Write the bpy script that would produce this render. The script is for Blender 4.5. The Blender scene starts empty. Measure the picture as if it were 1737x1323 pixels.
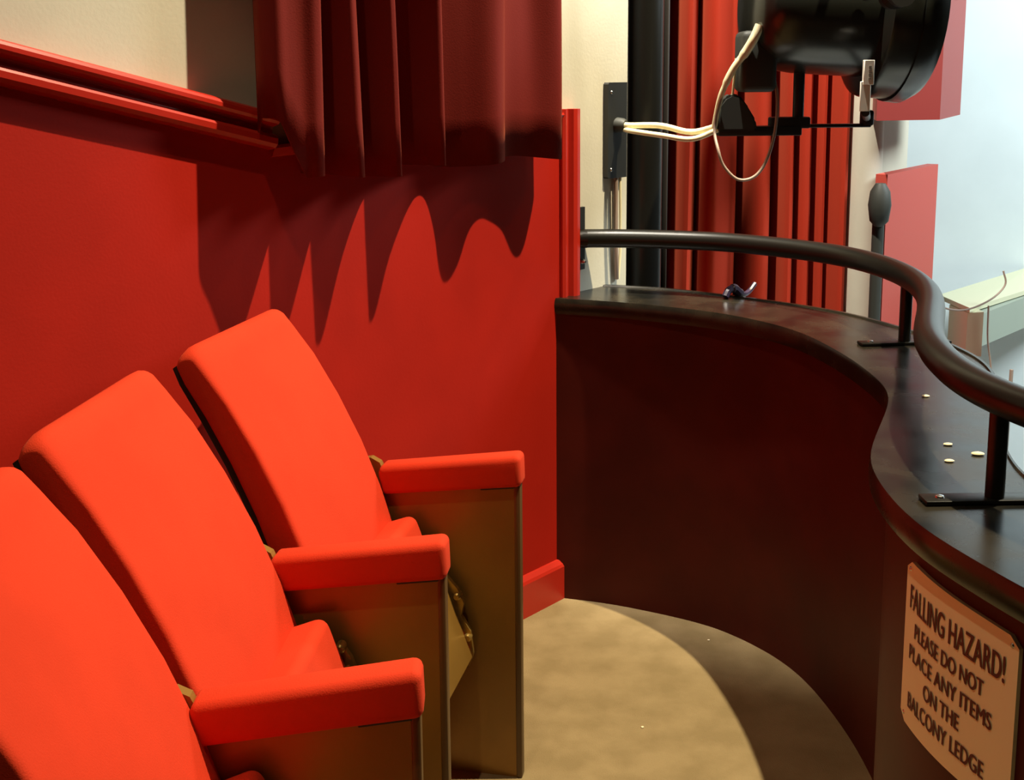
import bpy, bmesh, math, random
from mathutils import Vector, Matrix
random.seed(7)
C = bpy.context.scene.collection
sc = bpy.context.scene

# ------------------------------------------------------------------ camera
F_PX, W_PX, H_PX = 2000.0, 1737.0, 1323.0
CAM_H, PP_Y, HOR_Y = 1.5, 470.0, 125.0
pitch = math.atan((PP_Y - HOR_Y) / F_PX); roll = math.radians(0.5)
fw = Vector((0, math.cos(pitch), -math.sin(pitch))); up0 = Vector((0, math.sin(pitch), math.cos(pitch))); r0 = Vector((1, 0, 0))
rt = math.cos(roll) * r0 - math.sin(roll) * up0
up = math.cos(roll) * up0 + math.sin(roll) * r0
cd = bpy.data.cameras.new('camera'); cam = bpy.data.objects.new('camera', cd); C.objects.link(cam)
cam.matrix_world = Matrix(((rt.x, up.x, -fw.x, 0), (rt.y, up.y, -fw.y, 0), (rt.z, up.z, -fw.z, CAM_H), (0, 0, 0, 1)))
cd.sensor_fit = 'HORIZONTAL'; cd.sensor_width = 36.0; cd.lens = 36.0 * F_PX / W_PX
cd.shift_y = -(H_PX / 2 - PP_Y) / W_PX
cd.clip_start = 0.05
sc.camera = cam

# ------------------------------------------------------------------ world and light
w = bpy.data.worlds.new('world'); sc.world = w; w.use_nodes = True
w.node_tree.nodes['Background'].inputs[0].default_value = (1.0, 0.78, 0.55, 1)
w.node_tree.nodes['Background'].inputs[1].default_value = 0.012
sc.view_settings.view_transform = 'Standard'; sc.view_settings.look = 'None'
sc.view_settings.gamma = 1.0; sc.view_settings.use_curve_mapping = False
sc.view_settings.exposure = 0.0

def aim(o, target):
    d = Vector(target) - o.location
    o.rotation_euler = d.to_track_quat('-Z', 'Y').to_euler()

def spot(name, loc, target, power, col, angle, blend=0.3, radius=0.03):
    l = bpy.data.lights.new(name, 'SPOT'); l.energy = power; l.color = col
    l.spot_size = math.radians(angle); l.spot_blend = blend; l.shadow_soft_size = radius
    o = bpy.data.objects.new(name, l); C.objects.link(o); o.location = loc; aim(o, target); return o

def area(name, loc, target, power, col, sx, sy):
    l = bpy.data.lights.new(name, 'AREA'); l.shape = 'RECTANGLE'; l.size = sx; l.size_y = sy; l.energy = power; l.color = col
    o = bpy.data.objects.new(name, l); C.objects.link(o); o.location = loc; aim(o, target); return o

WARM = (1.0, 0.86, 0.58)
spot('stage_spot', (1.7, 2.35, 5.0), (0.2, 2.5, 0.7), 1580, WARM, 60, 0.85, 0.03)
spot('stage_spot', (3.0, 3.0, 4.8), (-0.2, 2.4, 0.8), 60, WARM, 70, 0.3, 0.03)
spot('house_spot', (-0.5, 0.8, 4.0), (0.5, 1.6, 0.5), 85, (1.0, 0.84, 0.56), 60, 0.4, 0.03)
spot('added_stage_fill', (0.12, 2.9, 4.8), (1.15, 4.4, 1.0), 1400, (1.0, 0.92, 0.78), 52, 0.5, 0.05)  # unseen spot added to brighten the stage curtain and column
area('added_cool_fill', (3.8, 3.6, 3.0), (2.3, 5.6, 0.6), 170, (0.84, 0.97, 1.0), 1.0, 1.0)  # unseen cool panel added to brighten the far wall

# ------------------------------------------------------------------ materials
def mat(name, col, rough=0.6, metal=0.0, noise=0.0, scale=20.0, col2=None, bump=0.0, bscale=200.0, coat=0.0, sheen=0.0, spec=0.5, rnoise=0.0):
    m = bpy.data.materials.new(name); m.use_nodes = True; nt = m.node_tree; b = nt.nodes['Principled BSDF']
    b.inputs['Base Color'].default_value = (*col, 1); b.inputs['Roughness'].default_value = rough; b.inputs['Metallic'].default_value = metal
    b.inputs['Specular IOR Level'].default_value = spec
    if coat: b.inputs['Coat Weight'].default_value = coat; b.inputs['Coat Roughness'].default_value = 0.12
    if sheen: b.inputs['Sheen Weight'].default_value = sheen; b.inputs['Sheen Roughness'].default_value = 0.4; b.inputs['Sheen Tint'].default_value = (1.0, .25, .12, 1)
    tc = nt.nodes.new('ShaderNodeTexCoord')
    if noise or col2:
        n = nt.nodes.new('ShaderNodeTexNoise'); n.inputs['Scale'].default_value = scale; n.inputs['Detail'].default_value = 6
        nt.links.new(tc.outputs['Object'], n.inputs['Vector'])
        mx = nt.nodes.new('ShaderNodeMix'); mx.data_type = 'RGBA'
        c2 = col2 or tuple(c * (1 - noise) for c in col)
        mx.inputs[6].default_value = (*col, 1); mx.inputs[7].default_value = (*c2, 1)
        rp = nt.nodes.new('ShaderNodeValToRGB'); rp.color_ramp.elements[0].position = 0.38; rp.color_ramp.elements[1].position = 0.62
        nt.links.new(n.outputs['Fac'], rp.inputs['Fac']); nt.links.new(rp.outputs['Color'], mx.inputs[0])
        nt.links.new(mx.outputs[2], b.inputs['Base Color'])
        if rnoise:
            mr = nt.nodes.new('ShaderNodeMapRange'); mr.inputs[3].default_value = rough; mr.inputs[4].default_value = rough + rnoise
            nt.links.new(n.outputs['Fac'], mr.inputs[0]); nt.links.new(mr.outputs[0], b.inputs['Roughness'])
    if bump:
        n2 = nt.nodes.new('ShaderNodeTexNoise'); n2.inputs['Scale'].default_value = bscale; n2.inputs['Detail'].default_value = 3
        nt.links.new(tc.outputs['Object'], n2.inputs['Vector'])
        bp = nt.nodes.new('ShaderNodeBump'); bp.inputs['Strength'].default_value = bump; bp.inputs['Distance'].default_value = 0.002
        nt.links.new(n2.outputs['Fac'], bp.inputs['Height']); nt.links.new(bp.outputs[0], b.inputs['Normal'])
    return m

M = dict(
    cream=mat('cream_paint', (0.60, 0.56, 0.45), 0.7, noise=0.05, scale=6, bump=0.15, bscale=120),
    redwall=mat('red_wall_paint', (0.42, 0.014, 0.006), 0.6, spec=0.15, noise=0.10, scale=4, bump=0.1, bscale=150),
    redtrim=mat('red_gloss_trim', (0.48, 0.022, 0.011), 0.32),
    darkred=mat('dark_red_panelling', (0.075, 0.006, 0.003), 0.5, spec=0.2, noise=0.25, scale=5),
    seat=mat('red_seat_velour', (0.62, 0.042, 0.014), 0.85, noise=0.08, scale=7, bump=0.25, bscale=500, sheen=0.1, spec=0.1),
    back=mat('black_seat_shell', (0.02, 0.015, 0.01), 0.6),
    gold=mat('gold_brown_panel', (0.30, 0.155, 0.030), 0.33, metal=0.25, noise=0.15, scale=6),
    goldmet=mat('brass_painted_steel', (0.55, 0.36, 0.10), 0.3, metal=0.7, noise=0.3, scale=40),
    edge=mat('dark_brown_edge', (0.10, 0.05, 0.015), 0.4),
    carpet=mat('beige_carpet', (0.31, 0.230, 0.118), 0.95, col2=(0.25, 0.183, 0.090), scale=9, bump=0.9, bscale=350, spec=0.1),
    black=mat('black_gloss_paint', (0.006, 0.006, 0.005), 0.15, col2=(0.020, 0.016, 0.010), scale=9, rnoise=0.22, spec=0.38),
    rail=mat('black_rail_paint', (0.006, 0.0055, 0.004), 0.35, spec=0.35),
    matt=mat('black_metal', (0.012, 0.012, 0.011), 0.5),
    lantern=mat('black_lantern_enamel', (0.012, 0.013, 0.010), 0.25, spec=0.6),
    curtain=mat('red_velvet_curtain', (0.13, 0.005, 0.002), 0.8, bump=0.2, bscale=300, sheen=0.2, spec=0.2),
    stagecurtain=mat('red_stage_curtain', (0.42, 0.032, 0.012), 0.75, bump=0.2, bscale=300, sheen=0.25, spec=0.2),
    cablew=mat('cream_cable', (0.80, 0.72, 0.45), 0.5),
    cablep=mat('grey_cable', (0.30, 0.22, 0.17), 0.5),
    rubber=mat('black_rubber', (0.03, 0.032, 0.026), 0.6),
    label=mat('white_label', (0.85, 0.83, 0.72), 0.5),
    ink=mat('dark_ink', (0.10, 0.012, 0.008), 0.6),
    greyink=mat('grey_ink', (0.25, 0.24, 0.2), 0.6),
    paper=mat('sign_paper', (0.90, 0.80, 0.48), 0.55),
    blue=mat('pale_wall_paint', (0.72, 0.78, 0.78), 0.8, noise=0.06, scale=3),
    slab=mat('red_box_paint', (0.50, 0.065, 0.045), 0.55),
    slabshade=mat('shaded_red_box', (0.27, 0.025, 0.018), 0.55),  # box red again, with the upper box's shade put into the colour
    beam=mat('grey_green_paint', (0.34, 0.38, 0.31), 0.7),
    beamend=mat('yellow_cream_paint', (0.72, 0.70, 0.48), 0.7),
    steel=mat('bright_steel', (0.6, 0.6, 0.6), 0.25, metal=1.0),
    tape=mat('purple_black_tape', (0.035, 0.02, 0.045), 0.35),
    crumb=mat('pale_scrap', (0.85, 0.75, 0.5), 0.8),
)

# ------------------------------------------------------------------ helpers
def link(name, bm, m, parent=None, smooth=True, label=None):
    me = bpy.data.meshes.new(name)
    bmesh.ops.recalc_face_normals(bm, faces=bm.faces[:])
    bm.to_mesh(me); bm.free()
    for p in me.polygons: p.use_smooth = smooth
    me.materials.append(m)
    if smooth:
        try: me.set_sharp_from_angle(angle=math.radians(42))
        except Exception: pass
    o = bpy.data.objects.new(name, me); C.objects.link(o)
    if parent is not None: o.parent = parent
    if label: o['label'] = label
    return o

def thing(name, label, cat, loc=(0, 0, 0), rz=0, group=None):
    o = bpy.data.objects.new(name, None); C.objects.link(o); o.location = loc; o.rotation_euler = (0, 0, rz); o.empty_display_size = .05
    o['label'] = label; o['category'] = cat
    if group: o['group'] = group
    return o

def tag(o, label, cat, group=None):
    o['label'] = label; o['category'] = cat
    if group: o['group'] = group
    return o

def struct(o):
    o['kind'] = 'structure'; return o

def add_box(bm, c, s, bev=0.0, seg=3, mtx=None):
    r = bmesh.ops.create_cube(bm, size=1.0)
    vs = r['verts']
    for v in vs: v.co = Vector((v.co.x * s[0], v.co.y * s[1], v.co.z * s[2]))
    if bev > 0:
        es = list({e for v in vs for e in v.link_edges})
        q = bmesh.ops.bevel(bm, geom=es, offset=bev, segments=seg, profile=0.5, affect='EDGES')
        vs = list({v for f in q['faces'] for v in f.verts} | {v for v in vs if v.is_valid})
    for v in vs:
        p = v.co.copy()
        if mtx is not None: p = mtx @ p
        v.co = p + Vector(c)
    return vs

def add_tube(bm, pts, r, seg=14, cap=True):
    pts = [Vector(p) for p in pts]
    rings = []; n = len(pts)
    prev = None
    for i, p in enumerate(pts):
        t = (pts[min(i + 1, n - 1)] - pts[max(i - 1, 0)]).normalized()
        if prev is None:
            a = Vector((0, 0, 1)) if abs(t.z) < 0.9 else Vector((1, 0, 0))
        else: a = prev
        x = (a - t * a.dot(t)).normalized(); prev = x
        y = t.cross(x)
        rr = r[i] if isinstance(r, (list, tuple)) else r
        rings.append([bm.verts.new(p + x * math.cos(2 * math.pi * k / seg) * rr + y * math.sin(2 * math.pi * k / seg) * rr) for k in range(seg)])
    for a, b in zip(rings, rings[1:]):
        for k in range(seg):
            bm.faces.new((a[k], a[(k + 1) % seg], b[(k + 1) % seg], b[k]))
    if cap:
        bm.faces.new(rings[0][::-1]); bm.faces.new(rings[-1])

def catmull(pts, n=8):
    pts = [Vector(p) for p in pts]; out = []
    P = [pts[0] * 2 - pts[1]] + pts + [pts[-1] * 2 - pts[-2]]
    for i in range(1, len(P) - 2):
        for k in range(n):
            t = k / n
            out.append(0.5 * ((2 * P[i]) + (P[i + 1] - P[i - 1]) * t + (2 * P[i - 1] - 5 * P[i] + 4 * P[i + 1] - P[i + 2]) * t * t + (3 * P[i] - P[i - 1] - 3 * P[i + 1] + P[i + 2]) * t ** 3))
    out.append(pts[-1]); return out

def resample(pts, n):
    L = [0]
    for a, b in zip(pts, pts[1:]): L.append(L[-1] + (b - a).length)
    out = []; j = 0
    for i in range(n):
        d = L[-1] * i / (n - 1)
        while j < len(L) - 2 and L[j + 1] < d: j += 1
        t = (d - L[j]) / max(1e-9, L[j + 1] - L[j]); out.append(pts[j].lerp(pts[j + 1], min(1, max(0, t))))
    return out

def smoothpath(pts, it=3):
    for _ in range(it):
        pts = [pts[0]] + [(pts[i - 1] + pts[i] * 2 + pts[i + 1]) / 4 for i in range(1, len(pts) - 1)] + [pts[-1]]
    return pts

def add_prism(bm, outline, axis_fn, d0, d1):
    a = [bm.verts.new(axis_fn(u, v, d0)) for u, v in outline]; b = [bm.verts.new(axis_fn(u, v, d1)) for u, v in outline]
    n = len(a)
    bm.faces.new(a[::-1]); bm.faces.new(b)
    for i in range(n): bm.faces.new((a[i], a[(i + 1) % n], b[(i + 1) % n], b[i]))

def add_lathe(bm, origin, axis, prof, seg=40, cap0=True, cap1=True):
    axis = Vector(axis).normalized(); o = Vector(origin)
    a = Vector((0, 0, 1)) if abs(axis.z) < 0.9 else Vector((1, 0, 0))
    x = (a - axis * a.dot(axis)).normalized(); y = axis.cross(x); rings = []
    for t, r in prof:
        rings.append([bm.verts.new(o + axis * t + x * r * math.cos(2 * math.pi * k / seg) + y * r * math.sin(2 * math.pi * k / seg)) for k in range(seg)])
    for p, q in zip(rings, rings[1:]):
        for k in range(seg): bm.faces.new((p[k], p[(k + 1) % seg], q[(k + 1) % seg], q[k]))
    if cap0: bm.faces.new(rings[0][::-1])
    if cap1: bm.faces.new(rings[-1])

# wall frame: s along the wall (away from the viewer), n out of the wall, z up
WA = math.radians(42.0)
WC = Vector((0.109, 3.202, 0)); WS = Vector((math.sin(WA), math.cos(WA), 0)); WN = Vector((math.cos(WA), -math.sin(WA), 0))
def wp(s, n, z): return WC + WS * s + WN * n + Vector((0, 0, z))

def wall_poly(bm, outline, n0, n1):
    add_prism(bm, outline, lambda u, v, d: wp(u, d, v), n0, n1)

# ------------------------------------------------------------------ setting: walls
bm = bmesh.new(); wall_poly(bm, [(-4.2, -0.1), (0.36, -0.1), (0.36, 3.2), (-4.2, 3.2)], -0.14, -0.012)
struct(link('wall_left', bm, M['cream'], smooth=False))
SL = -0.248
def ztop(s): return 1.424 + SL * (s + 0.93)
bm = bmesh.new()
wall_poly(bm, [(-4.2, 0), (0.098, 0), (0.098, 1.395), (-0.93, 1.355), (-4.2, ztop(-4.2) - 0.06)], -0.012, 0.0)
o = struct(link('wall_dado', bm, M['redwall'], smooth=False))
# sloping dado rail
def wall_sweep(bm, prof, s0, s1, zf, steps=1):
    rings = []
    for i in range(steps + 1):
        s = s0 + (s1 - s0) * i / steps
        rings.append([bm.verts.new(wp(s, n, zf(s) + z)) for n, z in prof])
    for a, b in zip(rings, rings[1:]):
        for k in range(len(prof)): bm.faces.new((a[k], a[(k + 1) % len(prof)], b[(k + 1) % len(prof)], b[k]))
    bm.faces.new(rings[0][::-1]); bm.faces.new(rings[-1])
prof = [(-.012, 0), (.030, 0), (.040, -.004), (.044, -.010), (.044, -.018), (.038, -.024), (.018, -.030), (.014, -.036), (.016, -.044), (.030, -.048), (.034, -.054), (.033, -.066), (.024, -.074), (.008, -.078), (-.012, -.080)]
bm = bmesh.new(); wall_sweep(bm, prof, -4.2, -0.93, ztop)
struct(link('trim_1', bm, M['redtrim'], smooth=False))
# thin cap on the level part of the dado, behind the curtain
bm = bmesh.new(); wall_sweep(bm, [(-.012, 0), (.012, 0), (.014, -.006), (.006, -.022), (0, -.026), (-.012, -.026)], -0.925, 0.045, lambda s: 1.397 + 0.041 * (s - .1))
struct(link('trim_2', bm, M['redtrim'], smooth=False))
# upright moulding closing the dado
bm = bmesh.new()
pr = [(0.036, -.012), (0.036, .010), (0.044, .016), (0.052, .014), (0.058, .006), (0.066, .006), (0.072, .020), (0.084, .024), (0.098, .022), (0.104, .014), (0.104, -.012)]
a = [bm.verts.new(wp(s, n, .80)) for s, n in pr]; b = [bm.verts.new(wp(s, n, 1.404)) for s, n in pr]
for i in range(len(pr)): bm.faces.new((a[i], a[(i + 1) % len(pr)], b[(i + 1) % len(pr)], b[i]))
bm.faces.new(a); bm.faces.new(b)
struct(link('trim_3', bm, M['redtrim'], smooth=False))
# skirting
bm = bmesh.new(); wall_sweep(bm, [(-.006, 0), (.020, 0), (.020, .098), (.016, .106), (.006, .116), (-.006, .118)], -4.2, 0.03, lambda s: 0)
struct(link('baseboard_left', bm, M['redtrim'], smooth=False))

# ------------------------------------------------------------------ parapet curve
IN = [(0.010, 3.246), (0.085, 3.222), (0.200, 3.184), (0.306, 3.138), (0.500, 3.018), (0.620, 2.883), (0.690, 2.735), (0.727, 2.517), (0.735, 2.340), (0.729, 2.237), (0.705, 2.145), (0.661, 2.039), (0.618, 1.940), (0.585, 1.860), (0.562, 1.784), (0.551, 1.700), (0.548, 1.600), (0.558, 1.505), (0.582, 1.420), (0.611, 1.329), (0.66, 1.22), (0.74, 1.11), (0.86, 1.02), (1.0, 0.96)]
OUT = [(0.180, 3.43), (0.300, 3.40), (0.442, 3.345), (0.664, 3.180), (0.840, 3.000), (0.926, 2.836), (0.987, 2.670), (1.008, 2.523), (1.004, 2.420), (0.974, 2.296), (0.908, 2.107), (0.844, 1.959), (0.800, 1.820), (0.785, 1.720), (0.80, 1.60), (0.85, 1.47), (0.95, 1.36), (1.08, 1.28)]
NP = 150
Ci = smoothpath(resample(catmull([(x, y, 0) for x, y in IN]), NP), 8)
Co = smoothpath(resample(catmull([(x, y, 0) for x, y in OUT]), NP), 8)
def offs(path, d, taper=False):
    out = []
    for i, p in enumerate(path):
        t = (path[min(i + 1, len(path) - 1)] - path[max(i - 1, 0)]).normalized()
        out.append(p + Vector((-t.y, t.x, 0)) * (d * min(1.0, i / 30.0) if taper else d))      # left of travel = outward (towards the stage)
    return out
ZL = 0.885
def strip_solid(bm, A, B, z0, z1):
    rows = []
    for a, b in zip(A, B):
        rows.append([bm.verts.new((a.x, a.y, z0)), bm.verts.new((a.x, a.y, z1)), bm.verts.new((b.x, b.y, z1)), bm.verts.new((b.x, b.y, z0))])
    for p, q in zip(rows, rows[1:]):
        for k in range(4): bm.faces.new((p[k], p[(k + 1) % 4], q[(k + 1) % 4], q[k]))
    bm.faces.new(rows[0]); bm.faces.new(rows[-1][::-1])
OVER = 0.030
Bi = offs(Ci, OVER, True); Bo = offs(Co, -0.03)
PW = thing('balcony_parapet', 'curved dark red balcony front with a black ledge on top', 'balcony front')
bm = bmesh.new(); strip_solid(bm, Bi[1:], Bo[1:], -0.5, ZL - 0.045)
link('panelled_wall', bm, M['darkred'], PW)
# ledge with a rounded nose on the seat side
bm = bmesh.new(); rows = []
nose = [(0.004, 0.0), (0.0, -0.008), (-0.002, -0.020), (0.0, -0.036), (0.005, -0.045), (0.02, -0.047)]
for i, (a, b) in enumerate(zip(Ci, Co)):
    d = (b - a).normalized(); row = []
    for (u, z) in nose: row.append(bm.verts.new(a + d * u + Vector((0, 0, ZL + z))))
    for (u, z) in ((-0.006, -.047), (0.0, -.040), (0.0, -0.004), (-.004, 0.004), (-.014, .004), (-.018, 0.0)): row.append(bm.verts.new(b + d * u + Vector((0, 0, ZL + z))))
    rows.append(row)
n = len(rows[0])
for p, q in zip(rows, rows[1:]):
    for k in range(n): bm.faces.new((p[k], p[(k + 1) % n], q[(k + 1) % n], q[k]))
bm.faces.new(rows[0]); bm.faces.new(rows[-1][::-1])
link('ledge', bm, M['black'], PW, label='worn black gloss ledge board')

# ------------------------------------------------------------------ floor (carpet), stops inside the parapet
bm = bmesh.new()
mid = [(a + b) / 2 for a, b in zip(Bi, Bo)]
poly = [wp(-4.2, -0.02, 0), wp(0.02, -0.02, 0)] + [m.copy() for m in mid[2:]] + [Vector((1.3, 0.9, 0)), Vector((1.3, -0.6, 0)), Vector((-2.6, -0.6, 0))]
vt = [bm.verts.new(Vector((p.x, p.y, 0))) for p in poly]; vb = [bm.verts.new(Vector((p.x, p.y, -0.12))) for p in poly]
bm.faces.new(vt); bm.faces.new(vb[::-1])
for i in range(len(vt)): bm.faces.new((vt[i], vt[(i + 1) % len(vt)], vb[(i + 1) % len(vt)], vb[i]))
bmesh.ops.triangulate(bm, faces=[f for f in bm.faces if len(f.verts) > 4])
struct(link('floor', bm, M['carpet'], smooth=False))

# ------------------------------------------------------------------ handrail
RAIL = [(0.150, 3.300), (0.194, 3.297), (0.319, 3.290), (0.544, 3.222), (0.679, 3.125), (0.790, 3.005), (0.854, 2.890), (0.887, 2.750), (0.893, 2.600), (0.872, 2.440), (0.828, 2.285), (0.768, 2.125), (0.718, 1.980), (0.692, 1.850), (0.683, 1.740), (0.690, 1.640), (0.712, 1.550), (0.75, 1.46), (0.82, 1.36), (0.93, 1.27)]
HR = thing('handrail', 'black tubular safety rail curving in an S above the ledge', 'handrail')
ZR = 1.04
Rp = smoothpath(resample(catmull([(x, y, ZR) for x, y in RAIL]), 120), 6)
bm = bmesh.new(); add_tube(bm, Rp, 0.0265, 20); link('rail_tube', bm, M['rail'], HR)
def nearest(path, x, y): return min(path, key=lambda p: (p.x - x) ** 2 + (p.y - y) ** 2)
for (x, y, ang) in ((0.893, 2.62, 0.10), (0.685, 1.615, 0.02)):
    q = nearest(Rp, x, y)
    bm = bmesh.new(); add_tube(bm, [(q.x, q.y, ZL + .004), (q.x, q.y, ZR)], 0.0135, 16); p_ = link('rail_post', bm, M['rail'], HR)
    bm = bmesh.new(); mt = Matrix.Rotation(ang, 4, 'Z'); add_box(bm, (q.x, q.y, ZL + 0.004), (0.21, 0.035, 0.007), 0.002, 2, mt); pl = link('base_plate', bm, M['rail'], HR)
    for sx in (-.08, .08):
        bm = bmesh.new(); c = mt @ Vector((sx, 0, 0)); add_lathe(bm, (q.x + c.x, q.y + c.y, ZL + .007), (0, 0, 1), [(0, .007), (.003, .006), (.004, .003)], 12); link('screw', bm, M['steel'], pl)
# wall bracket of the handrail
bm = bmesh.new()
add_prism(bm, [(0.108, .950), (0.150, .950), (0.150, 1.128), (0.108, 1.128)], lambda u, v, d: wp(u, d, v), -0.012, -0.002)
br = link('wall_bracket', bm, M['matt'], HR)
bm = bmesh.new(); add_lathe(bm, wp(.128, -.002, .975), WN, [(0, .008), (.012, .007), (.02, .003)], 10); link('bolt', bm, M['steel'], br)
bm = bmesh.new(); pz = wp(0.13, 0, ZR); add_tube(bm, [pz - WN * .008, pz + WN * .02, Vector((Rp[0].x, Rp[0].y, ZR))], .0255, 18); link('elbow', bm, M['rail'], HR)

# ------------------------------------------------------------------ theatre seats
ARMG = 'red tip-up theatre seats in the curved row'
def to_local(O, rho, x, y):
    F = Vector((math.cos(rho), -math.sin(rho))); R = Vector((math.sin(rho), math.cos(rho))); d = Vector((x, y)) - Vector(O)
    return d.dot(F), d.dot(R)

def standard(root, ox, oy, rot):
    """armrest + side panel; (ox, oy) local position of the front end centre, rot local turn"""
    T = Matrix.Translation((ox, oy, 0)) @ Matrix.Rotation(rot, 4, 'Z')
    # side panel
    out = [(-.018, ZB), (-.018, .634), (-.30, .598), (-.312, .640), (-.322, .662), (-.342, .672), (-.362, .668), (-.382, .652), (-.398, .610), (-.402, .56), (-.375, .48), (-.345, .40), (-.325, .30), (-.305, .15), (-.30, ZB)]
    bm = bmesh.new(); add_prism(bm, out, lambda u, v, d: T @ Vector((u, d, v)), -.009, .009)
    sp = link('side_panel', bm, M['gold'], root, smooth=False)
    bm = bmesh.new(); add_box(bm, T @ Vector((-.013, 0, (.634 + ZB) / 2)), (.014, .026, .634 - ZB), .004, 2, T.to_3x3().to_4x4()); link('edge_strip', bm, M['edge'], sp)
    # pad
    bm = bmesh.new(); Lp = .322; hh = .034
    R2 = Matrix.Rotation(-math.radians(7), 4, 'Y')
    vs = add_box(bm, (0, 0, 0), (Lp, .058, .068), .013, 4)
    for v in vs:
        t = v.co.x / Lp + .5
        if v.co.z > .02: v.co.z += .003 * math.cos(v.co.y / .029 * 1.4)
        if t < .12: v.co.z -= .010 * ((.12 - t) / .12) ** 2 * (1 if v.co.z > 0 else 0)
        if v.co.z < 0 and t > .9: v.co.x -= .004
        v.co = T @ (Matrix.Translation((0, 0, .7 - hh)) @ (R2 @ Vector((v.co.x - Lp / 2, v.co.y, v.co.z))))
    ar = link('armrest', bm, M['seat'], root)
    bm = bmesh.new(); add_box(bm, T @ Vector((-.055, 0, .626)), (.075, .040, .008), .001, 1, (T.to_3x3().to_4x4()) @ R2); link('bracket', bm, M['back'], ar)

SK = 0.965      # seat size; the side panels run down to the carpet
ZB = -1.5 * (1 - SK) / SK
def seat(O, rho, name_label, arms, z_up=0.0):
    root = thing('theatre_seat', name_label, 'seat', (O[0] * SK, O[1] * SK, 1.5 * (1 - SK)), -rho, ARMG); root.scale = (SK, SK, SK)
    # ---- backrest: thickness profile in the x-z plane swept over the width, rounded
    def section(zt, c):              # c: 0 centre .. 1 edge (rounding)
        pass
    bm = bmesh.new(); NW, HW = 22, .208
    front = [(-.262, .395), (-.268, .45), (-.283, .53), (-.312, .62), (-.352, .72), (-.402, .82), (-.455, .91), (-.498, .975), (-.518, 1.003)]
    th = [.05, .062, .068, .070, .068, .064, .060, .056, .048]
    def vec(i):
        a = Vector(front[max(i - 1, 0)]); b = Vector(front[min(i + 1, len(front) - 1)]); t = (b - a).normalized(); return Vector((-t.y, t.x))  # points back
    loop0 = [Vector(p) for p in front]
    top = []
    nb = vec(len(front) - 1); e = Vector(front[-1]); tt = Vector((nb.y, -nb.x))
    if tt.y < 0: tt = -tt
    for k in range(1, 6):
        a = math.pi * k / 6; top.append(e + nb * (th[-1] / 2) * (1 - math.cos(a)) + tt * .017 * math.sin(a))
    backl = [Vector(front[i]) + vec(i) * th[i] for i in range(len(front) - 1, -1, -1)]
    loop = loop0 + top + backl
    ctr = [Vector(front[i]) + vec(i) * th[i] * .5 for i in range(len(front))]
    def cen(p): return min(ctr, key=lambda c: (c - p).length)
    rows = []
    us = [-1, -.995, -.985, -.97, -.95, -.92] + [-.85 + 1.7 * q_ / 14 for q_ in range(15)] + [.92, .95, .97, .985, .995, 1]; NW = len(us) - 1
    for j in range(NW + 1):
        u = us[j]; y = HW * u
        ed = HW - abs(y); k = .013
        q = 1.0 if ed >= k else math.sqrt(max(0, 1 - ((k - ed) / k) ** 2))
        row = []
        for p in loop:
            c = cen(p); f = .72 + .28 * q
            pp = c + (p - c) * f
            # rounded top corners
            zc = max(0, p.y - .90) / .12
            drop = (max(0, abs(u) - .80) / .20) ** 2 * .020 * zc
            puff = .006 * math.cos(u * math.pi / 2)
            row.append(Vector((pp.x + (puff if p in loop0 else 0), y * (1.0 - .02 * zc), pp.y - drop)))
        rows.append(row)
    # denser rings at the two edges
    vr = [[bm.verts.new(v) for v in r] for r in rows]; n = len(loop)
    for a, b in zip(vr, vr[1:]):
        for k in range(n): bm.faces.new((a[k], a[(k + 1) % n], b[(k + 1) % n], b[k]))
    bm.faces.new(vr[0]); bm.faces.new(vr[-1][::-1])
    bk = link('backrest', bm, M['seat'], root)
    # shell behind
    bm = bmesh.new()
    sh = [(Vector(front[i]) + vec(i) * (th[i] + .001)) for i in range(len(front))]
    sh2 = [(Vector(front[i]) + vec(i) * (th[i] + .016)) for i in range(len(front))]
    oo = sh + sh2[::-1]
    add_prism(bm, [(p.x, p.y) for p in oo], lambda u, v, d: Vector((u, d, v)), -.195, .195)
    link('back_shell', bm, M['back'], root, smooth=False)
    # ---- tip-up cushion, folded up and leaning on the backrest
    L = math.radians(20)
    ux = Vector((-math.sin(L), 0, math.cos(L))); uf = Vector((math.cos(L), 0, math.sin(L))); base = Vector((-.185, 0, .20))
    mt = Matrix(((uf.x, 0, ux.x, 0), (0, 1, 0, 0), (uf.z, 0, ux.z, 0), (0, 0, 0, 1)))
    cc = base + ux * .185 + uf * .0
    bm = bmesh.new(); add_box(bm, cc + uf * .012, (.145, .385, .35), .020, 5, mt)
    cu = link('seat_cushion', bm, M['seat'], root)
    bm = bmesh.new(); add_box(bm, cc + uf * .088 - ux * .045, (.010, .365, .245), .004, 2, mt)
    pan = link('seat_pan', bm, M['gold'], root)
    for sy in (-1, 1):
        bm = bmesh.new()
        y = sy * .199
        prf = [(.058, .10), (.074, .115), (.082, .08), (.080, .03), (.098, -.015), (.100, -.05), (.084, -.075), (.092, -.115), (.080, -.165), (.060, -.19), (.045, -.16), (.05, -.06), (.052, .05)]
        add_prism(bm, prf, lambda u, v, d: cc + uf * (u + .012) + ux * v + Vector((0, d, 0)), y - .006, y + .006)
        hg = link('hinge_bracket', bm, M['goldmet'], pan, smooth=False)
        for (u, v) in ((.070, .105), (.092, -.03), (.082, -.125)):
            bm = bmesh.new(); add_lathe(bm, cc + uf * (u + .012) + ux * v + Vector((0, y - .014, 0)), (0, 1, 0), [(0, .006), (.003, .009), (.022, .009), (.025, .006)], 14); link('rivet', bm, M['goldmet'], pan)
    for (x, y, r) in arms:
        lx, ly = to_local(O, rho, x, y); standard(root, lx, ly, -(math.radians(r) - rho))
    return root
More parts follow.
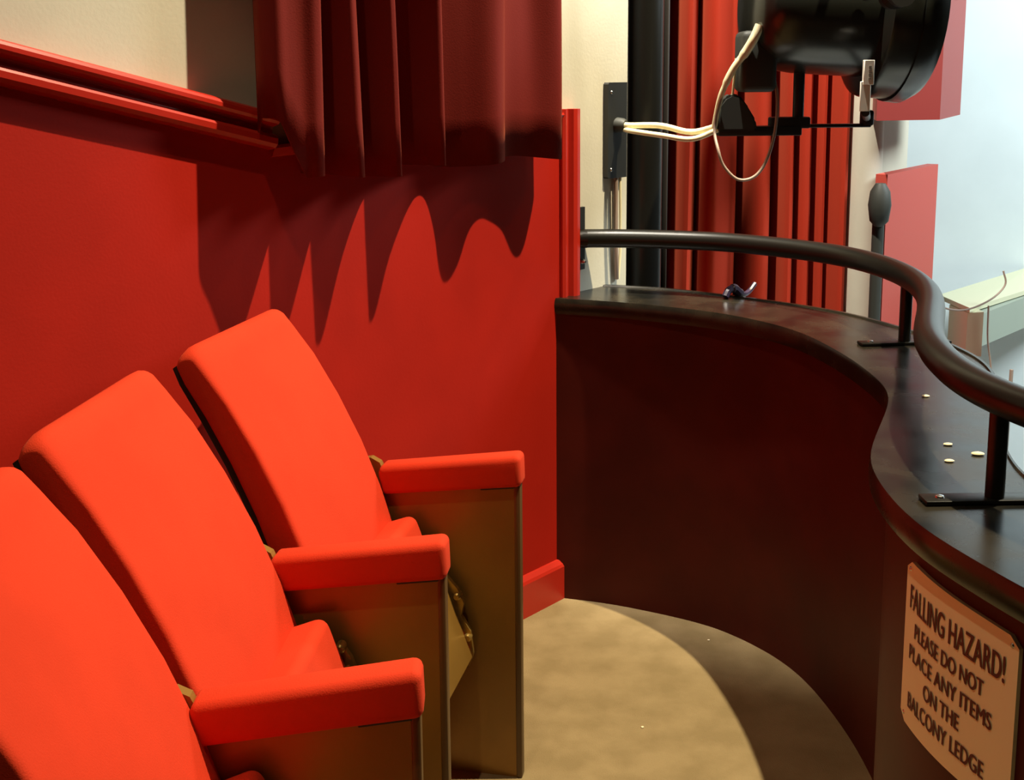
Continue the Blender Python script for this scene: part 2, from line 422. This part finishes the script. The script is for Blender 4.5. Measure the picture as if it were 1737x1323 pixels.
# armrest front centres (world) and headings
P1 = (-0.125, 1.510, -1.0); P2 = (-0.114, 1.957, 7.0); P3 = (0.022, 2.420, 12.4)
seat((-0.032, 2.190), math.radians(13), 'red tip-up theatre seat farthest along the row, nearest the black ledge', [P2, P3])
seat((-0.120, 1.735), math.radians(5), 'red tip-up theatre seat in the middle of the row, its cushion showing above the armrest', [P1])
P0 = (-0.130, 1.090, -8.0)
seat((-0.112, 1.318), math.radians(-4), 'red tip-up theatre seat nearest the viewer, cut off by the lower left of the view', [P0])

# ------------------------------------------------------------------ side curtain on the red wall
CT = [(-.985, .04), (-1.005, .09), (-.995, .13), (-.970, .140), (-.945, .150), (-.925, .165), (-.905, .150), (-.890, .06), (-.870, .035), (-.845, .06), (-.835, .145), (-.818, .158), (-.804, .140), (-.792, .06), (-.770, .035), (-.745, .06), (-.728, .145), (-.718, .160), (-.704, .150), (-.692, .08), (-.665, .035), (-.630, .030), (-.595, .06), (-.575, .135), (-.563, .156), (-.548, .145), (-.532, .09), (-.495, .045), (-.455, .04), (-.400, .07), (-.360, .115), (-.335, .130), (-.308, .122), (-.285, .09), (-.25, .072), (-.215, .072), (-.180, .085), (-.140, .115), (-.115, .120), (-.095, .105), (-.078, .07), (-.07, .045)]
pts = catmull([(s, n, 0) for s, n in CT], 5)
CU = thing('side_curtain', 'short dark red velvet curtain hanging in folds on the red wall', 'curtain')
bm = bmesh.new(); NZ = 14; grid = []
for i, p in enumerate(pts):
    s, n = p.x, p.y; col = []
    hem = 1.288 + .008 * math.sin(s * 19)
    if s < -.945: hem += min(.13, (-.945 - s) * 2.4)
    for k in range(NZ + 1):
        t = k / NZ; z = hem + (2.9 - hem) * t
        nn = n * (1 - .12 * t) + .006 * math.sin(z * 3 + s * 40)
        ss = s + .012 * math.sin(z * 1.7 + s * 9) * (1 - t)
        col.append(bm.verts.new(wp(ss, nn, z)))
    grid.append(col)
for a, b in zip(grid, grid[1:]):
    for k in range(NZ): bm.faces.new((a[k], a[k + 1], b[k + 1], b[k]))
cl = link('curtain_cloth', bm, M['curtain'], CU)
sm = cl.modifiers.new('thick', 'SOLIDIFY'); sm.thickness = .004
bm = bmesh.new(); add_tube(bm, [wp(-1.12, .11, 2.91), wp(.0, .11, 2.91)], .014, 12); link('curtain_rod', bm, M['matt'], CU)
for s in (-1.1, -.02):
    bm = bmesh.new(); add_tube(bm, [wp(s, -.012, 2.91), wp(s, .11, 2.91)], .010, 10); link('rod_bracket', bm, M['matt'], CU)

# ------------------------------------------------------------------ wall furniture beside the ledge
# black upright pole
PO = thing('lighting_pole', 'thick black upright pole standing at the end of the cream wall', 'pole', (0.405, 3.57, 0))
bm = bmesh.new(); add_tube(bm, [(0, 0, -.6), (0, 0, 3.3)], .052, 24); link('pole_tube', bm, M['rail'], PO)
# black socket plate
SP = thing('socket_plate', 'black rectangular socket plate fixed on the cream wall beside the black pole', 'socket plate')
bm = bmesh.new(); wall_poly(bm, [(.245, 1.205), (.245, 1.468), (.250, 1.473), (.335, 1.473), (.335, 1.200), (.250, 1.200)], -.012, .006); link('plate', bm, M['matt'], SP, smooth=False)
bm = bmesh.new(); add_lathe(bm, wp(.29, .006, 1.352), WN, [(0, .022), (.02, .02), (.03, .014)], 18); link('socket', bm, M['rubber'], SP)
for z in (1.225, 1.445):
    bm = bmesh.new(); add_lathe(bm, wp(.262, .006, z), WN, [(0, .006), (.003, .004)], 10); link('screw', bm, M['steel'], SP)
# conduit under the plate
bm = bmesh.new(); add_tube(bm, [wp(.295, -.003, 1.21), wp(.297, -.003, 1.05), wp(.302, -.003, .90)], .0065, 10)
tag(link('conduit', bm, M['cablep']), 'thin pinkish conduit running down from the black socket plate to the ledge', 'conduit')
bm = bmesh.new(); add_tube(bm, [wp(.315, -.003, 1.21), wp(.314, .0, 1.12), wp(.318, -.002, .98), wp(.31, -.003, .90)], .004, 8)
tag(link('cable', bm, M['cablew']), 'thin cream cable hanging below the black socket plate beside the conduit', 'cable')

# ------------------------------------------------------------------ stage lantern
LREF = Vector((0.50, 2.73, 1.655)); LPOS = Vector((0.60, 3.276, 1.686)); LK = 1.2      # big lantern, built at 1/1.2 size
def tl(p): return LPOS + (Vector(p) - LREF) * LK
LG = thing('stage_lantern', 'big black theatre spotlight hanging in the upper right corner of the view', 'spotlight', LPOS)
def llink(name, bm, m, parent=None, **k):
    for v in bm.verts: v.co = (v.co - LREF) * LK + (Vector((0, 0, 0)) if parent is not None else LPOS)
    return link(name, bm, m, parent, **k)
Lo = Vector((0.50, 2.73, 1.655)); La = Vector((1, .05, -.05)).normalized()
bm = bmesh.new()
add_lathe(bm, Lo, La, [(0.03, .06), (0.04, .10), (.055, .125), (.09, .145), (.15, .152), (.300, .154), (.303, .185), (.308, .196), (.318, .200), (.39, .202)], 48, True, False)
body = llink('housing', bm, M['lantern'], LG)
bm = bmesh.new(); add_lathe(bm, Lo, La, [(.37, .19), (.37, .207), (.40, .210), (.425, .195), (.425, .18), (.385, .178)], 48, False, False); llink('front_rim', bm, M['lantern'], LG)
bm = bmesh.new(); add_lathe(bm, Lo, La, [(.39, .001), (.40, .10), (.385, .18)], 40, False, False); llink('lens', bm, M['rubber'], LG)
bm = bmesh.new(); add_box(bm, (0.553, 2.70, 1.522), (.082, .09, .135), .014, 3); llink('cable_box', bm, M['rubber'], LG)
bm = bmesh.new()
for x in (.60, .64, .68, .72): add_box(bm, (x, 2.73, 1.655 + .163), (.008, .14, .03), .003, 1)
llink('cooling_fins', bm, M['lantern'], LG)
bm = bmesh.new(); add_lathe(bm, (.80, 2.53, 1.655), (0, -1, 0), [(0, .03), (.02, .03), (.025, .02), (.05, .018), (.055, .028), (.075, .028)], 18); llink('tilt_knob', bm, M['matt'], LG)
# yoke
bm = bmesh.new()
add_box(bm, (0.570, 2.73, 1.366), (.19, .045, .022), .003, 2)
add_box(bm, (0.640, 2.73, 1.384), (.09, .04, .026), .004, 2)
add_box(bm, (0.740, 2.73, 1.376), (.17, .03, .008), .002, 1)
add_box(bm, (0.818, 2.73, 1.393), (.026, .034, .036), .006, 2)
add_tube(bm, [(.818, 2.73, 1.393), (.755, 2.53, 1.412)], .009, 10)
add_tube(bm, [(.660, 2.73, 1.38), (.660, 2.73, 1.54)], .013, 12)
yk = llink('yoke', bm, M['matt'], LG)
bm = bmesh.new(); add_box(bm, (0.7525, 2.53, 1.446), (.022, .006, .063), .001, 1); llink('label_strip', bm, M['label'], yk, label='pale lower label strip')
bm = bmesh.new(); add_box(bm, (0.7575, 2.53, 1.496), (.022, .012, .052), .001, 1); tg = llink('label_tag', bm, M['label'], yk, label='white tag with faint grey print')
bm = bmesh.new()
for k in range(7): add_box(bm, (0.759 + .001 * (k % 2), 2.5235, 1.483 + .0042 * k), (.0055, .001, .0028))
llink('tag_print', bm, M['greyink'], tg)
# hanging arms up to the bar above
bm = bmesh.new()
add_tube(bm, [(.76, 2.92, 1.66), (.76, 2.95, 1.95), (.76, 2.80, 2.10)], .010, 10)
add_tube(bm, [(.76, 2.50, 1.66), (.76, 2.48, 1.95), (.76, 2.70, 2.10)], .010, 10)
add_tube(bm, [(.76, 2.94, 1.66), (.76, 2.85, 1.66)], .014, 10); add_tube(bm, [(.76, 2.49, 1.66), (.76, 2.58, 1.66)], .014, 10)
llink('hanging_bracket', bm, M['matt'], LG)
bm = bmesh.new(); add_tube(bm, [(.46, 3.55, 2.245), (tl((.76, 2.75, 2.12)).x, tl((.76, 2.75, 2.12)).y, 2.245), (1.35, 2.75, 2.245)], .024, 16)
tag(link('lighting_bar', bm, M['matt']), 'black lighting bar above the theatre spotlight', 'bar')
# plug
bm = bmesh.new()
vb_ = [(.468, 1.366), (.560, 1.366), (.556, 1.392), (.535, 1.425), (.518, 1.448), (.500, 1.452), (.484, 1.443), (.470, 1.425)]
add_prism(bm, vb_, lambda u, v, d: Vector((u, d, v)), 2.690, 2.735)
bmesh.ops.bevel(bm, geom=bm.edges[:], offset=.006, segments=2, affect='EDGES')
tag(llink('mains_plug', bm, M['rubber']), 'chunky black plug resting on the yoke bar under the theatre spotlight', 'plug')
# cables
def cable(pts, r, m, label, n=6, f=tl):
    bm = bmesh.new(); add_tube(bm, catmull([f(p) for p in pts], n), r, 10); return tag(link('cable', bm, m), label, 'cable')
cable([(.548, 2.64, 1.60), (.536, 2.64, 1.572), (.520, 2.65, 1.542), (.497, 2.66, 1.508), (.480, 2.67, 1.470), (.470, 2.68, 1.435), (.463, 2.70, 1.375)], [.0125] * 14 + [.010] * 10 + [.008] * 13, M['cablew'], 'thick pale cable curving down the left side of the spotlight')
cable([(.494, 2.662, 1.505), (.472, 2.675, 1.44), (.462, 2.69, 1.375), (.466, 2.66, 1.327), (.480, 2.66, 1.290), (.513, 2.66, 1.260), (.551, 2.66, 1.268), (.578, 2.66, 1.310), (.594, 2.66, 1.381), (.594, 2.665, 1.461), (.575, 2.69, 1.53)], .0042, M['cablep'], 'thin dark cable hanging in a loop below the plug')
cable([(.507, 2.69, 1.53), (.505, 2.69, 1.50), (.503, 2.70, 1.448)], .0035, M['cablew'], 'short white lead going straight into the top of the plug')
a0 = wp(.29, .03, 1.352)
ident = lambda p: Vector(p)
cable([a0, (.345, 3.37, 1.352), (.42, 3.32, 1.353), (.50, 3.29, 1.336), tl((.474, 2.715, 1.378))], .0085, M['cablew'], 'upper of the two pale cables from the socket plate to the spotlight', f=ident)
cable([a0 - Vector((0, 0, .012)), (.345, 3.35, 1.337), (.42, 3.30, 1.327), (.50, 3.27, 1.318), tl((.474, 2.712, 1.370))], .0075, M['cablew'], 'lower of the two pale cables from the socket plate to the spotlight', f=ident)

# ------------------------------------------------------------------ beyond the balcony: stage side
SC = thing('stage_curtain', 'tall bright red stage curtain in deep vertical folds behind the spotlight', 'curtain', (0, 0, 0))
sx = [(.47, .02), (.52, .10), (.56, .03), (.60, .10), (.635, .10), (.650, .02), (.675, -.02), (.70, .02), (.732, .08), (.745, .03), (.77, .00), (.80, .0), (.835, .01), (.862, .02), (.880, .10), (.905, .12), (.925, .04), (.95, .0), (.985, .0), (.998, .05), (1.01, .16), (1.035, .17), (1.05, .06), (1.072, .0), (1.095, .03), (1.11, .07), (1.13, .03), (1.16, .02), (1.175, .08), (1.20, .05), (1.225, .03), (1.24, .08), (1.265, .04), (1.29, .0), (1.315, .03)]
cp = catmull([(x, y, 0) for x, y in sx], 5)
bm = bmesh.new(); grid = []
for p in cp:
    col = []
    for k in range(15):
        z = -1.2 + 4.4 * k / 14; col.append(bm.verts.new((p.x + .006 * math.sin(z * 1.5 + p.x * 7), 4.53 + p.y * 2.3, z)))
    grid.append(col)
for a, b in zip(grid, grid[1:]):
    for k in range(14): bm.faces.new((a[k], a[k + 1], b[k + 1], b[k]))
cl = link('curtain_cloth', bm, M['stagecurtain'], SC); sm = cl.modifiers.new('thick', 'SOLIDIFY'); sm.thickness = .005
bm = bmesh.new(); add_tube(bm, [(.3, 4.6, 3.2), (1.4, 4.6, 3.2)], .02, 12); link('curtain_rail', bm, M['matt'], SC)

bm = bmesh.new(); add_box(bm, (0.60, 4.85, 1.0), (.75, .05, 4.6)); struct(link('wall_curtain_backing', bm, M['matt'], smooth=False))
bm = bmesh.new(); add_lathe(bm, (1.375, 4.59, -1.4), (0, 0, 1), [(0, .066), (4.6, .066)], 40); struct(link('wall_column', bm, M['cream']))
# proscenium return panel carrying the two red boxes
def yawbox(bm, p0, ang, length, depth, z0, z1, bev=.004):
    d = Vector((math.sin(ang), math.cos(ang), 0)); nrm = Vector((d.y, -d.x, 0))
    add_prism(bm, [(0, 0), (length, 0), (length, -depth), (0, -depth)], lambda u, v, t: Vector((p0[0], p0[1], t)) + d * u + nrm * v, z0, z1)
bm = bmesh.new(); yawbox(bm, (1.40, 4.70), math.radians(42), .42, .10, -1.4, 3.2); struct(link('wall_return', bm, M['cream'], smooth=False))
bm = bmesh.new(); yawbox(bm, (1.412, 4.42), math.radians(37), .60, .045, -1.2, 1.115)
tag(link('red_screen_panel', bm, M['slab'], smooth=False), 'lower red upright panel seen past the handrail, against the pale far wall', 'panel')
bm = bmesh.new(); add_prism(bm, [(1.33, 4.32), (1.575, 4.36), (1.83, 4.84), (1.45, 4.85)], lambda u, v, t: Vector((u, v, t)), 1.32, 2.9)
tag(link('red_hanging_box', bm, M['slabshade'], smooth=False), 'upper red box coloured darker for shade behind the spotlight, its corner towards the viewer', 'box')
# added black drape between the pole and the stage curtain
bm = bmesh.new(); grid = []
for i in range(40):
    x = .34 + .245 * i / 39; y = 4.42 + .03 * math.sin(i * .9)
    grid.append([bm.verts.new((x, y, -1.2)), bm.verts.new((x, y, 1.0)), bm.verts.new((x, y, 3.2))])
for a, b in zip(grid, grid[1:]):
    for k in range(2): bm.faces.new((a[k], a[k + 1], b[k + 1], b[k]))
dr = link('shade_sheet', bm, M['back']); tag(dr, 'narrow black sheet as drape between the black pole and the red stage curtain', 'shading')  # black sheet standing in for the shade beside the curtain
sm = dr.modifiers.new('thick', 'SOLIDIFY'); sm.thickness = .005
bm = bmesh.new(); add_tube(bm, [(1.366, 4.36, -1.4), (1.366, 4.36, 1.06)], .022, 14)
ST = thing('black_stand', 'slim black stand with rounded head at the left edge of lower red panel', 'stand')
link('stand_pole', bm, M['rubber'], ST)
bm = bmesh.new(); add_lathe(bm, (1.362, 4.34, .93), (0, 0, 1), [(0, .015), (.02, .034), (.08, .042), (.13, .036), (.16, .018)], 20); link('lamp_head', bm, M['rubber'], ST)
# far wall
bm = bmesh.new(); add_box(bm, (3.2, 5.65, .6), (3.6, .1, 5.0)); struct(link('wall_far', bm, M['blue'], smooth=False))
bm = bmesh.new(); add_box(bm, (3.0, 4.2, -1.45), (4.6, 3.4, .1)); struct(link('floor_stage', bm, M['blue'], smooth=False))
# beam / box ledge on the far wall
BM = thing('box_ledge', 'grey-green projecting ledge with a cream end on the pale far wall', 'ledge')
bm = bmesh.new()
def q3(x, z, y): return bm.verts.new((x, y, z))
def hexa(bm, A, B):
    a = [bm.verts.new(p) for p in A]; b = [bm.verts.new(p) for p in B]
    bm.faces.new(a[::-1]); bm.faces.new(b)
    for i in range(4): bm.faces.new((a[i], a[(i + 1) % 4], b[(i + 1) % 4], b[i]))
hexa(bm, [(1.955, 4.80, .36), (1.955, 4.80, .50), (1.95, 5.0, .50), (1.95, 5.0, .36)], [(2.75, 5.55, .40), (2.75, 5.55, .54), (2.60, 5.60, .54), (2.60, 5.60, .40)])
link('beam_body', bm, M['beam'], BM, smooth=False)
bm = bmesh.new(); hexa(bm, [(1.900, 4.82, .32), (1.900, 4.82, .50), (1.89, 5.0, .50), (1.89, 5.0, .32)], [(1.955, 4.79, .32), (1.955, 4.79, .51), (1.95, 5.0, .51), (1.95, 5.0, .32)])
link('beam_end', bm, M['beamend'], BM, smooth=False)
bm = bmesh.new(); hexa(bm, [(1.90, 4.80, .505), (1.90, 4.80, .525), (1.88, 5.1, .525), (1.88, 5.1, .505)], [(2.76, 5.52, .545), (2.76, 5.52, .565), (2.5, 5.6, .565), (2.5, 5.6, .545)])
link('top_board', bm, M['beamend'], BM, smooth=False)
bm = bmesh.new(); add_tube(bm, catmull([(1.62, 4.78, .80), (1.66, 4.78, .66), (1.75, 4.78, .55), (1.86, 4.78, .52), (1.97, 4.78, .56), (2.04, 4.80, .62), (2.03, 4.80, .68)]), .004, 8)
tag(link('wire', bm, M['cablep']), 'thin wire draped from the red panel across to the far ledge', 'wire')
bm = bmesh.new(); add_tube(bm, catmull([(1.965, 4.77, .54), (1.97, 4.77, .40), (1.99, 4.77, .28), (2.0, 4.77, .15), (2.0, 4.77, 0)]), .004, 8)
tag(link('wire', bm, M['cablep']), 'thin wire hanging straight down in front of the far ledge', 'wire')
bm = bmesh.new(); add_tube(bm, [(2.09, 4.8, .26), (2.085, 4.8, -1.4)], .008, 10)
tag(link('stub_rod', bm, M['cablep']), 'thin grey rod standing near the right edge below the far ledge', 'rod')

# ------------------------------------------------------------------ hazard sign on the parapet
L_ = [0]
for a, b in zip(Bi, Bi[1:]): L_.append(L_[-1] + (b - a).length)
def on_par(d, off):
    for i in range(len(L_) - 1):
        if L_[i + 1] >= d: break
    t = (d - L_[i]) / (L_[i + 1] - L_[i]); p = Bi[i].lerp(Bi[i + 1], t)
    def tg(k): return (Bi[min(k + 2, NP - 1)] - Bi[max(k - 2, 0)]).normalized()
    tan = tg(i).lerp(tg(i + 1), t).normalized()
    return p + Vector((tan.y, -tan.x, 0)) * off
i0 = min(range(NP), key=lambda i: abs(Bi[i].y - 1.655) + (10 if Bi[i].x > .75 else 0)); D0 = L_[i0] + .036
SW, SH, SZ = .262, .248, .802
SG = thing('warning_sign', 'cream falling hazard notice screwed to the dark red balcony front', 'sign')
bm = bmesh.new(); nx_, nz_ = 16, 12; front_, back_ = [], []
def outl(u, v):      # rounded corners by squeezing the sheet's ends
    return u, v
ry = .012
for i in range(nx_ + 1):
    u = i / nx_ * SW; e = min(u, SW - u); cut = 0 if e >= ry else ry - math.sqrt(max(0, ry * ry - (ry - e) ** 2))
    front_.append([bm.verts.new(on_par(D0 + u, .006) + Vector((0, 0, SZ - cut - (SH - 2 * cut) * k / nz_))) for k in range(nz_ + 1)])
    back_.append([bm.verts.new(on_par(D0 + u, .0) + Vector((0, 0, SZ - cut - (SH - 2 * cut) * k / nz_))) for k in range(nz_ + 1)])
for i in range(nx_):
    for k in range(nz_):
        bm.faces.new((front_[i][k], front_[i + 1][k], front_[i + 1][k + 1], front_[i][k + 1]))
        bm.faces.new((back_[i][k], back_[i][k + 1], back_[i + 1][k + 1], back_[i + 1][k]))
    bm.faces.new((front_[i][0], back_[i][0], back_[i + 1][0], front_[i + 1][0])); bm.faces.new((front_[i][nz_], front_[i + 1][nz_], back_[i + 1][nz_], back_[i][nz_]))
for k in range(nz_):
    bm.faces.new((front_[0][k], front_[0][k + 1], back_[0][k + 1], back_[0][k])); bm.faces.new((front_[nx_][k], back_[nx_][k], back_[nx_][k + 1], front_[nx_][k + 1]))
pb = link('sign_board', bm, M['paper'], SG)
def text_mesh(txt, width, height, uc, vc):
    cu = bpy.data.curves.new('t', 'FONT'); cu.body = txt; cu.size = 1; cu.align_x = 'CENTER'; cu.offset = .0; cu.extrude = 0
    ob = bpy.data.objects.new('t', cu); C.objects.link(ob); dg = bpy.context.evaluated_depsgraph_get()
    me = bpy.data.meshes.new_from_object(ob.evaluated_get(dg)); bpy.data.objects.remove(ob)
    xs = [v.co.x for v in me.vertices]; ys = [v.co.y for v in me.vertices]
    x0, x1, y0, y1 = min(xs), max(xs), min(ys), max(ys)
    bm = bmesh.new()
    for _ in range(4): bm.from_mesh(me)          # four strokes side by side make the letters bold
    bpy.data.meshes.remove(me); nv = len(bm.verts) // 4
    for k_, v in enumerate(bm.verts):
        u = uc + ((v.co.x - x0) / (x1 - x0) - .5) * width + (k_ // nv - 1.5) * .0007; z = vc + ((v.co.y - y0) / (y1 - y0) - .5) * height
        v.co = on_par(D0 + u, .0070 + .0001 * (k_ // nv)) + Vector((0, 0, SZ - SH + z))
    return bm
for txt, w_, h_, uc, vc in (('FALLING HAZARD!', .222, .036, .130, .198), ('PLEASE DO NOT', .165, .023, .122, .153), ('PLACE ANY ITEMS', .198, .023, .124, .116), ('ON THE', .086, .023, .118, .080), ('BALCONY LEDGE', .186, .024, .121, .042)):
    link('lettering', text_mesh(txt, w_, h_, uc, vc), M['ink'], pb, smooth=False)
for (u, v) in ((.012, .012), (.250, .236), (.012, .236), (.250, .012)):
    bm = bmesh.new(); p = on_par(D0 + u, .006); nn = (on_par(D0 + u, .01) - on_par(D0 + u, .0)).normalized()
    add_lathe(bm, p + Vector((0, 0, SZ - SH + v)), nn, [(0, .0035), (.0015, .002)], 10); link('screw', bm, M['steel'], pb)

# ------------------------------------------------------------------ bits lying on the ledge and floor
bm = bmesh.new()
add_tube(bm, catmull([(.585, 3.18, ZL + .006), (.596, 3.19, ZL + .022), (.612, 3.20, ZL + .026), (.628, 3.21, ZL + .012), (.645, 3.22, ZL + .006), (.662, 3.24, ZL + .010), (.682, 3.26, ZL + .028)]), [.010] * 14 + [.013] * 14 + [.007] * 30, 8)
tag(link('tape_scrap', bm, M['tape']), 'crumpled dark purple strap end lying on the far part of the ledge', 'scrap')
for (x, y, r, lb) in ((.694, 1.800, .006, 'round pale crumb on the ledge left of the near rail post'), (.752, 1.832, .008, 'larger oval pale crumb touching the near rail post in view'), (.723, 1.884, .006, 'flat dull crumb farthest back of the crumbs by the near rail post'), (.788, 2.180, .006, 'pale fleck on the ledge beneath the bend of the handrail')):
    bm = bmesh.new(); bmesh.ops.create_icosphere(bm, subdivisions=2, radius=r)
    for v in bm.verts: v.co = Vector((v.co.x * 1.2 * (1 + .2 * random.random()), v.co.y * .9, v.co.z * .35)) + Vector((x, y, ZL + r * .3))
    tag(link('crumb', bm, M['crumb']), lb, 'crumb')
for (x, y, lb) in ((.294, 2.522, 'tiny white fleck on the lit middle of the carpet'), (.518, 2.945, 'tiny pale fleck on the shaded carpet by the balcony front')):
    bm = bmesh.new(); bmesh.ops.create_icosphere(bm, subdivisions=1, radius=.004)
    for v in bm.verts: v.co = Vector((v.co.x, v.co.y, v.co.z * .4)) + Vector((x, y, .0015))
    tag(link('crumb', bm, M['crumb']), lb, 'crumb')
